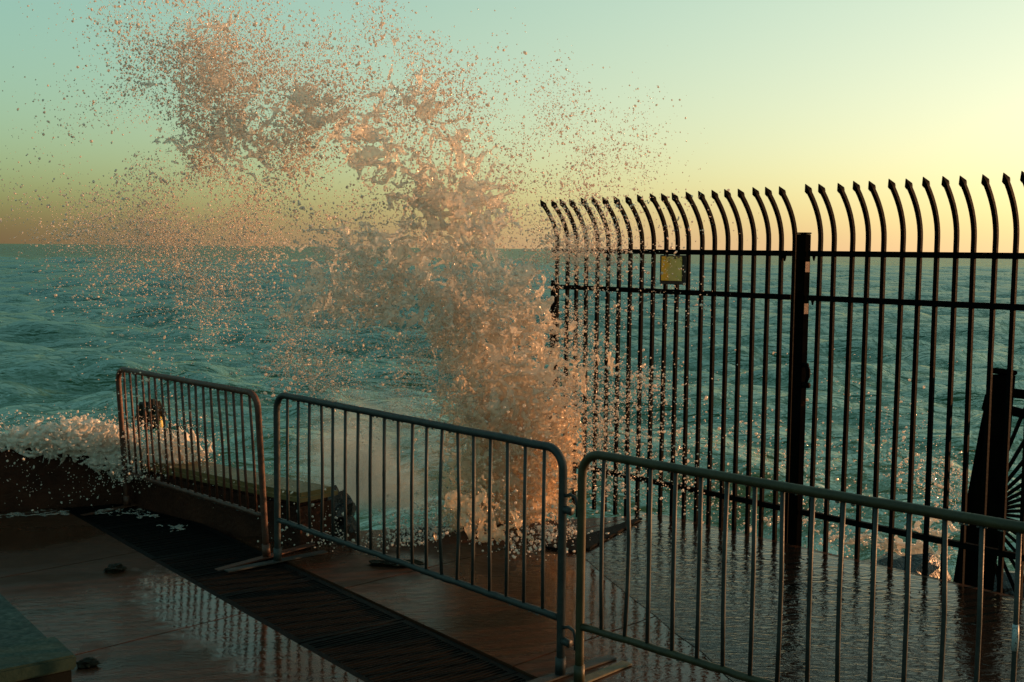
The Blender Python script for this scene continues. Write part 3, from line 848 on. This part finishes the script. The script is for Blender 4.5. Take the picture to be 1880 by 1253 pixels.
LACE = [  # x, z, radius x, radius z, strength
    (-0.060, 0.065, 0.380, 0.360, 1.00),
    (-0.020, 0.385, 0.380, 0.320, 0.90),
    (-0.040, 0.705, 0.420, 0.420, 1.00),
    (-0.140, 1.224, 0.380, 0.420, 1.00),
    (-0.220, 1.703, 0.340, 0.380, 0.97),
    (-0.400, 2.102, 0.400, 0.260, 0.88),
    (-0.360, 2.302, 0.280, 0.200, 0.70),
    (0.280, 1.068, 0.220, 0.440, 0.50),
    (0.720, 1.153, 0.300, 0.112, 0.50),
    (0.920, 1.075, 0.200, 0.120, 0.35),
    (0.360, 0.549, 0.160, 0.320, 0.50),
    (-0.720, 2.398, 0.340, 0.220, 0.72),
    (-1.040, 2.655, 0.240, 0.180, 0.82),
    (-0.600, 2.620, 0.340, 0.220, 0.55),
    (-0.320, 2.542, 0.280, 0.220, 0.50),
    (-0.080, 2.425, 0.200, 0.120, 0.40),
    (-1.420, 2.992, 0.280, 0.220, 0.62),
    (-1.160, 2.834, 0.220, 0.152, 0.70),
    (-0.880, 3.157, 0.220, 0.220, 0.58),
    (-0.600, 3.080, 0.180, 0.168, 0.60),
    (-0.380, 2.822, 0.180, 0.152, 0.58),
    (-0.900, 3.497, 0.100, 0.120, 0.30),
    (-2.160, 3.204, 0.400, 0.400, 0.58),
    (-2.660, 3.319, 0.160, 0.200, 0.42),
    (-1.960, 2.746, 0.440, 0.220, 0.60),
    (-2.480, 2.721, 0.280, 0.280, 0.50),
    (-2.160, 3.604, 0.220, 0.160, 0.40),
    (-1.760, 2.488, 0.180, 0.160, 0.42),
    (-2.760, 3.558, 0.080, 0.080, 0.35),
    (-0.960, 1.896, 0.520, 0.220, 0.80),
    (-1.380, 1.572, 0.340, 0.192, 0.78),
    (-0.800, 1.578, 0.440, 0.240, 0.72),
    (-1.560, 1.850, 0.240, 0.180, 0.50),
    (-1.280, 2.053, 0.480, 0.100, 0.50),
    (-0.480, 1.821, 0.240, 0.240, 0.80),
    (-1.680, 1.049, 0.180, 0.112, 0.35),
    (-2.440, 1.681, 0.560, 0.240, 0.24),
    (1.200, 1.837, 0.112, 0.140, 0.30),
    (-2.040, 1.405, 0.440, 0.200, 0.20),
]
FOOT = [  # x, z, radius x, radius z, strength
    (-0.059, 0.150, 0.332, 0.312, 1.00),
    (0.000, 0.502, 0.312, 0.312, 1.00),
    (0.078, 0.815, 0.273, 0.273, 0.90),
    (-0.234, -0.066, 0.273, 0.117, 0.90),
    (0.234, 0.270, 0.176, 0.234, 0.80),
    (-0.078, 1.087, 0.234, 0.234, 0.80),
]
SPILL = [  # x, z, radius x, radius z, strength
    (-0.273, 0.072, 0.182, 0.164, 0.95),
    (-0.383, 0.235, 0.146, 0.219, 0.80),
    (-0.055, 0.165, 0.219, 0.146, 0.80),
    (-0.219, 0.382, 0.182, 0.182, 0.70),
    (-0.437, -0.021, 0.109, 0.080, 0.70),
    (0.073, 0.075, 0.146, 0.073, 0.50),
]
WALL_FOAM = [  # x, z, radius x, radius z, strength
    (-3.646, 0.540, 0.414, 0.091, 0.95),
    (-3.273, 0.511, 0.269, 0.124, 1.00),
    (-3.045, 0.372, 0.166, 0.116, 1.00),
    (-2.900, 0.266, 0.104, 0.075, 0.80),
    (-2.610, 0.426, 0.207, 0.133, 1.00),
    (-2.424, 0.449, 0.104, 0.091, 0.70),
]
EDGE_FOAM = [  # x, z, radius x, radius z, strength
    (3.559, -0.286, 0.201, 0.188, 0.85),
    (3.357, -0.490, 0.269, 0.098, 0.80),
    (2.865, -0.427, 0.403, 0.090, 0.55),
    (2.283, -0.254, 0.492, 0.081, 0.45),
    (1.522, -0.105, 0.492, 0.090, 0.50),
    (3.581, 0.050, 0.112, 0.269, 0.40),
]
MIST = [  # centre, radii, density
    ((-0.040, 8.45, 0.456), (0.604, 0.45, 0.885), 2.00),
    ((-0.241, 8.45, 1.581), (0.604, 0.45, 0.604), 0.80),
    ((-1.006, 8.45, 0.286), (0.805, 0.50, 0.805), 7.50),
    ((-1.288, 8.45, 1.570), (0.644, 0.45, 0.443), 0.60),
]
# ------------------------------------------------------------------ breaking wave: lace of water, droplets, mist
def mask(x, z, table):
    keep = np.ones_like(x)
    for (cx, cz, rx, rz, s) in table:
        q = ((x - cx) / rx) ** 2 + ((z - cz) / rz) ** 2
        keep *= 1 - s * np.exp(-0.75 * q)
    return 1 - keep

def lace_points(table, layers, n_per_m2, y0, x_rng, z_rng, seed, y_of=None):
    P_, Rr = [], []
    area = (x_rng[1] - x_rng[0]) * (z_rng[1] - z_rng[0])
    for li, (cell, width, rad, dy, stretch, spread) in enumerate(layers):
        nn = int(area * n_per_m2)
        x = rng.uniform(*x_rng, nn); z = rng.uniform(*z_rng, nn)
        sd = seed + li * 13
        dn = mask(x, z, table)
        ok = dn > 0.10
        x, z, dn = x[ok], z[ok], dn[ok]
        # domain warp: curling, stretched along the flow
        o0 = x * 0
        wx = (fbm(x * 2.2, z * 2.2, o0 + li, sd + 1, 4) - 0.5) * 0.85
        wz = (fbm(x * 2.2, z * 2.2, o0 + li + 9, sd + 2, 4) - 0.5) * 0.85
        u = (x + wx) / cell; v = (z + wz) / (cell * stretch)
        d = worley2(u, v, sd + 3)
        edge = d[1] - d[0]; node = d[2] - d[0]
        br = fbm(x * 3.1 + 3, z * 3.1, o0 + li * 3.3, sd + 4, 5)
        br2 = fbm(x * 11, z * 11, o0 + li * 2.3, sd + 5, 3)
        wloc = width * (0.35 + 1.5 * dn) * (0.4 + 1.2 * br2)
        alive = br < 0.22 + 0.62 * dn
        keep = alive & (edge < wloc)
        x, z, dn, edge, node, wloc, br2 = (q[keep] for q in (x, z, dn, edge, node, wloc, br2))
        r = rad * (0.30 + 0.90 * dn) * (1.05 - 0.7 * edge / wloc) + np.clip(0.10 - node, 0, 1) * rad * 5 * br2
        o0 = x * 0
        y = y0 + dy + (fbm(x * 1.1, z * 1.1, o0 + li, sd + 6, 3) - 0.5) * spread * 2 + rng.normal(0, 0.012, len(x))
        P_.append(np.stack([x, y, z], -1)); Rr.append(r)
    return np.concatenate(P_), np.concatenate(Rr)

def foam_mesh(name, P_, Rr, voxel, mat, adapt=0.0):
    """union of balls turned into one liquid surface"""
    me = bpy.data.meshes.new(name + '_points')
    me.vertices.add(len(P_))
    me.vertices.foreach_set('co', P_.astype(np.float32).ravel())
    at = me.attributes.new('rad', 'FLOAT', 'POINT')
    at.data.foreach_set('value', Rr.astype(np.float32))
    src = bpy.data.objects.new(name + '_points', me)
    col.objects.link(src)
    ng = bpy.data.node_groups.new(name, 'GeometryNodeTree')
    ng.interface.new_socket('Geometry', in_out='INPUT', socket_type='NodeSocketGeometry')
    ng.interface.new_socket('Geometry', in_out='OUTPUT', socket_type='NodeSocketGeometry')
    N = ng.nodes; L = ng.links
    gi = N.new('NodeGroupInput'); go = N.new('NodeGroupOutput')
    na = N.new('GeometryNodeInputNamedAttribute'); na.data_type = 'FLOAT'; na.inputs['Name'].default_value = 'rad'
    mp = N.new('GeometryNodeMeshToPoints'); L.new(gi.outputs[0], mp.inputs['Mesh']); L.new(na.outputs[0], mp.inputs['Radius'])
    pv = N.new('GeometryNodePointsToVolume'); pv.resolution_mode = 'VOXEL_SIZE'
    pv.inputs['Voxel Size'].default_value = voxel
    L.new(mp.outputs[0], pv.inputs['Points']); L.new(na.outputs[0], pv.inputs['Radius'])
    vm = N.new('GeometryNodeVolumeToMesh'); vm.resolution_mode = 'GRID'
    vm.inputs['Threshold'].default_value = 0.12
    vm.inputs['Adaptivity'].default_value = adapt
    L.new(pv.outputs[0], vm.inputs[0]); L.new(vm.outputs[0], go.inputs[0])
    md = src.modifiers.new('surface', 'NODES'); md.node_group = ng
    dg = bpy.context.evaluated_depsgraph_get()
    out = bpy.data.meshes.new_from_object(src.evaluated_get(dg))
    out.name = name
    bpy.data.objects.remove(src)
    bpy.data.meshes.remove(me)
    out.materials.clear()
    # fine irregular skin
    nv = len(out.vertices)
    co = np.empty(nv * 3, np.float32); out.vertices.foreach_get('co', co); co = co.reshape(-1, 3).astype(np.float64)
    nz = np.stack([fbm(co[:, 0] * 22 + 5 * i, co[:, 1] * 22, co[:, 2] * 22, 77 + i, 2) - 0.5 for i in range(3)], -1)
    ne = len(out.edges)
    ed_ = np.empty(ne * 2, np.int32); out.edges.foreach_get('vertices', ed_); ed_ = ed_.reshape(-1, 2)
    deg = np.maximum(np.bincount(ed_.ravel(), minlength=nv), 1)
    for _ in range(3):
        acc = np.stack([np.bincount(ed_[:, 0], co[ed_[:, 1], i], nv) + np.bincount(ed_[:, 1], co[ed_[:, 0], i], nv) for i in range(3)], -1)
        co = 0.45 * co + 0.55 * acc / deg[:, None]
    co = co + nz * 0.018
    out.vertices.foreach_set('co', co.astype(np.float32).ravel())
    out.update()
    o = link(name, out, mat, None, True)
    print(name, 'verts', nv, 'faces', len(out.polygons))
    return o

layers = [  # cell, strand width, radius, depth offset, vertical stretch, depth spread
    (0.34, 0.10, 0.017, 0.00, 0.8, 0.40),
    (0.22, 0.13, 0.014, 0.22, 1.2, 0.40),
    (0.15, 0.15, 0.011, -0.15, 1.0, 0.35),
    (0.10, 0.18, 0.009, 0.10, 1.3, 0.45),
]
P1, R1 = lace_points(LACE, layers, 15000, 8.40, (-3.1, 1.6), (-0.15, 3.85), 100)
# heart of the column: crumpled, torn sheets of water (shells of a warped noise field)
nn = 1500000
x = rng.uniform(-1.3, 0.75, nn); z = rng.uniform(-0.12, 2.5, nn); y = 8.42 + rng.uniform(-0.45, 0.45, nn)
dn = mask(x, z, LACE)
ok = dn > 0.5
x, y, z, dn = x[ok], y[ok], z[ok], dn[ok]
w1_ = fbm(x * 2, y * 2, z * 2, 61, 3) - 0.5; w2_ = fbm(x * 2 + 7, y * 2, z * 2, 62, 3) - 0.5
f = fbm((x + 0.5 * w1_ + 0.25 * z) * 4.0, (y + 0.4 * w2_) * 3.5, (z + 0.5 * w2_) * 2.6, 55, 4)
g = fbm(x * 9, y * 9, z * 6, 57, 4)
depth = np.abs(y - 8.42) / (0.12 + 0.33 * dn)
ok = (np.abs(f - 0.5) < 0.010) & (g < 0.22 + 0.36 * dn + 0.10 * (z < 0.9) - 0.14 * np.clip((z - 1.2) / 0.7, 0, 1)) & (depth < 1)
P2 = np.stack([x, y, z], -1)[ok]; R2 = 0.0085 + 0.008 * g[ok]
# thick torn water at the foot of the column
P6, R6 = lace_points(FOOT, [(0.20, 0.24, 0.014, 0.0, 1.5, 0.25), (0.13, 0.26, 0.011, -0.10, 1.3, 0.25), (0.09, 0.30, 0.009, 0.12, 1.2, 0.25)],
                     17000, 8.22, (-0.75, 0.55), (-0.1, 1.4), 700)
P7, R7 = lace_points(SPILL, [(0.16, 0.24, 0.012, 0.0, 1.4, 0.2), (0.10, 0.26, 0.009, 0.1, 1.2, 0.2)], 17000, 7.68, (-0.75, 0.35), (0.0, 0.75), 800)
P_ = np.concatenate([P1, P2, P6, P7]); Rr = np.concatenate([R1, R2, R6, R7])
# keep the part over the deck above the deck
P_[:, 2] = np.where((P_[:, 1] < 8.3) & (P_[:, 2] < 0.02), 0.02 + 0.1 * rng.random(len(P_)), P_[:, 2])
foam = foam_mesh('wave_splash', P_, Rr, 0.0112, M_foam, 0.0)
tag(foam, 'tall leaning burst of spray and torn water breaking over the deck edge', 'splash', kind='stuff')

P3, R3 = lace_points(WALL_FOAM, [(0.20, 0.24, 0.017, 0.0, 0.7, 0.2), (0.12, 0.28, 0.014, 0.10, 0.8, 0.2), (0.08, 0.30, 0.012, -0.06, 0.8, 0.15)],
                     26000, 8.80, (-4.4, -2.2), (0.1, 0.85), 300)
# foam lies along the wall top: follow the wall's plan line
P3[:, 1] += np.where(P3[:, 0] < -3.0, 0.42 * (P3[:, 0] + 3.0), -0.30 * (P3[:, 0] + 3.0)) 
foam2 = foam_mesh('wall_foam', P3, R3, 0.009, M_wash, 0.0)
tag(foam2, 'white foam tumbling over the seawall at the left edge', 'foam', kind='stuff')

# broken water under the fence, and the thin wash left along the foot of the wall
P4, R4 = lace_points(EDGE_FOAM, [(0.24, 0.22, 0.016, 0.0, 0.6, 0.5), (0.14, 0.26, 0.013, 0.25, 0.7, 0.5)], 16000, 9.40, (0.6, 4.4), (-0.9, 0.5), 500)
foam3 = foam_mesh('edge_foam', P4, R4, 0.012, M_wash, 0.0)
tag(foam3, 'broken white foam in the sea just below the spiked fence', 'foam', kind='stuff')
nn = 60000
x = rng.uniform(-4.6, -2.3, nn); y = rng.uniform(7.6, 8.75, nn)
ctr = np.where(x < -3.0, 8.72 + 0.46 * (x + 3.0), 8.72 - 0.75 * (x + 3.0)) - 0.22
band = np.exp(-((y - ctr) / 0.17) ** 2)
d = worley2((x + 0.2 * fbm(x * 4, y * 4, x * 0, 5, 3)) / 0.10, (y + 0.2 * fbm(x * 4, y * 4, x * 0 + 3, 6, 3)) / 0.10, 8)
keep = ((d[1] - d[0]) < 0.17 * band) & (fbm(x * 5, y * 5, x * 0, 12, 4) < 0.22 + 0.36 * band) & (y < ctr + 0.20)
P5 = np.stack([x, y, x * 0 + 0.005], -1)[keep]; R5 = (0.005 + 0.006 * rng.random(nn))[keep]
foam4 = foam_mesh('foam_wash', P5, R5, 0.009, M_film, 0.0)
tag(foam4, 'thin foam wash along the foot of the seawall on the deck', 'foam', kind='stuff')

# droplets
octv = np.array([(1, 0, 0), (-1, 0, 0), (0, 1, 0), (0, -1, 0), (0, 0, 1), (0, 0, -1)], float)
octf = np.array([(0, 2, 4), (2, 1, 4), (1, 3, 4), (3, 0, 4), (2, 0, 5), (1, 2, 5), (3, 1, 5), (0, 3, 5)])
C, D = [], []
for (cx, cz, sx_, sz_, cnt, dia, sy_, cy) in DROPS:
    # clumpy scatter: draw more than needed and keep those where the spray is thick
    cnt = int(cnt * 1.35); k = cnt * 3
    x = cx + np.clip(rng.normal(0, 1, k), -2.3, 2.3) * sx_ * 0.86; z = cz + np.clip(rng.normal(0, 1, k), -2.3, 2.3) * sz_ * 0.86; y = rng.normal(cy, sy_, k)
    cl = fbm(x * 3.0, y * 1.0, z * 3.0, 41, 4)
    pr = np.clip((cl - 0.30) * 2.6, 0.03, 1) ** 1.5
    keep = np.nonzero(rng.random(k) < pr)[0][:cnt]
    C.append(np.stack([x, y, z], -1)[keep])
    D.append(dia * np.exp(rng.normal(-0.28, 0.42, len(keep))))
C = np.concatenate(C); D = np.concatenate(D)
D = np.clip(D, 0.004, 0.030)
C[:, 2] = np.where((C[:, 1] < 8.1) & (C[:, 2] < 0.012), 0.012 + 0.01 * rng.random(len(C)), C[:, 2])
n_d = len(C)
def ball_cloud(name, C, D, bv, bf, jit):
    n_ = len(C)
    # each drop its own stretched, tilted lump
    ax = rng.normal(0, 1, (n_, 3)); ax /= np.linalg.norm(ax, axis=1)[:, None]
    st = 1 + np.abs(rng.normal(0, 0.55, n_))
    V = bv[None] * (1 + jit * rng.normal(0, 1, (n_,) + bv.shape[:1]))[:, :, None]
    al = np.einsum('nij,nj->ni', V, ax)
    V = V + al[:, :, None] * ax[:, None, :] * (st - 1)[:, None, None]
    V = V * (D * 0.5 / st ** 0.33)[:, None, None] + C[:, None, :]
    Fc = bf[None] + (np.arange(n_) * len(bv))[:, None, None]
    return np_mesh(name, V.reshape(-1, 3), Fc.reshape(-1, 3), M_drop)
small = D < 0.016
bm = bmesh.new(); bmesh.ops.create_icosphere(bm, subdivisions=1, radius=1.0)
icv = np.array([v.co[:] for v in bm.verts]); icf = np.array([[v.index for v in f.verts] for f in bm.faces]); bm.free()
d1 = ball_cloud('spray_droplets', C[small], D[small], octv, octf, 0.18)
tag(d1, 'fine cloud of spray droplets drifting around the breaking wave', 'spray', kind='stuff')
d2 = ball_cloud('water_blobs', C[~small], D[~small], icv, icf, 0.16)
tag(d2, 'larger flung water blobs among the finer spray', 'spray', kind='stuff')


# fine mist hanging in and beside the burst
mm = bpy.data.materials.new('spray_mist'); mm.use_nodes = True
n, l = mm.node_tree.nodes, mm.node_tree.links
n.clear()
out = n.new('ShaderNodeOutputMaterial'); pv = n.new('ShaderNodeVolumePrincipled')
pv.inputs['Color'].default_value = (0.92, 0.86, 0.78, 1); pv.inputs['Anisotropy'].default_value = 0.25
tc = n.new('ShaderNodeTexCoord')
tot = None
for (c, r, s) in MIST:
    vs = n.new('ShaderNodeVectorMath'); vs.operation = 'SUBTRACT'; vs.inputs[1].default_value = c; l.new(tc.outputs['Object'], vs.inputs[0])
    vd = n.new('ShaderNodeVectorMath'); vd.operation = 'DIVIDE'; vd.inputs[1].default_value = r; l.new(vs.outputs[0], vd.inputs[0])
    ln = n.new('ShaderNodeVectorMath'); ln.operation = 'LENGTH'; l.new(vd.outputs[0], ln.inputs[0])
    mr = n.new('ShaderNodeMapRange'); mr.interpolation_type = 'SMOOTHSTEP'
    mr.inputs[1].default_value = 0.15; mr.inputs[2].default_value = 1.0; mr.inputs[3].default_value = s; mr.inputs[4].default_value = 0.0
    l.new(ln.outputs['Value'], mr.inputs[0])
    if tot is None: tot = mr.outputs[0]
    else:
        ad = n.new('ShaderNodeMath'); ad.operation = 'ADD'; l.new(tot, ad.inputs[0]); l.new(mr.outputs[0], ad.inputs[1]); tot = ad.outputs[0]
nz = noise(n, l, 2.0, 5, 0.62, tc.outputs['Object'], 0.5)
nr_ = n.new('ShaderNodeMapRange'); nr_.inputs[1].default_value = 0.40; nr_.inputs[2].default_value = 0.64; l.new(nz.outputs[0], nr_.inputs[0])
mu = n.new('ShaderNodeMath'); mu.operation = 'MULTIPLY'; l.new(tot, mu.inputs[0]); l.new(nr_.outputs[0], mu.inputs[1])
l.new(mu.outputs[0], pv.inputs['Density']); l.new(pv.outputs[0], out.inputs['Volume'])
bm = bmesh.new(); box(bm, (-2.05, 7.92, 0.02), (0.62, 9.0, 2.2))
mist = from_bm('spray_mist', bm, mm)
tag(mist, 'thin pale mist hanging around the breaking wave', 'mist', kind='stuff')
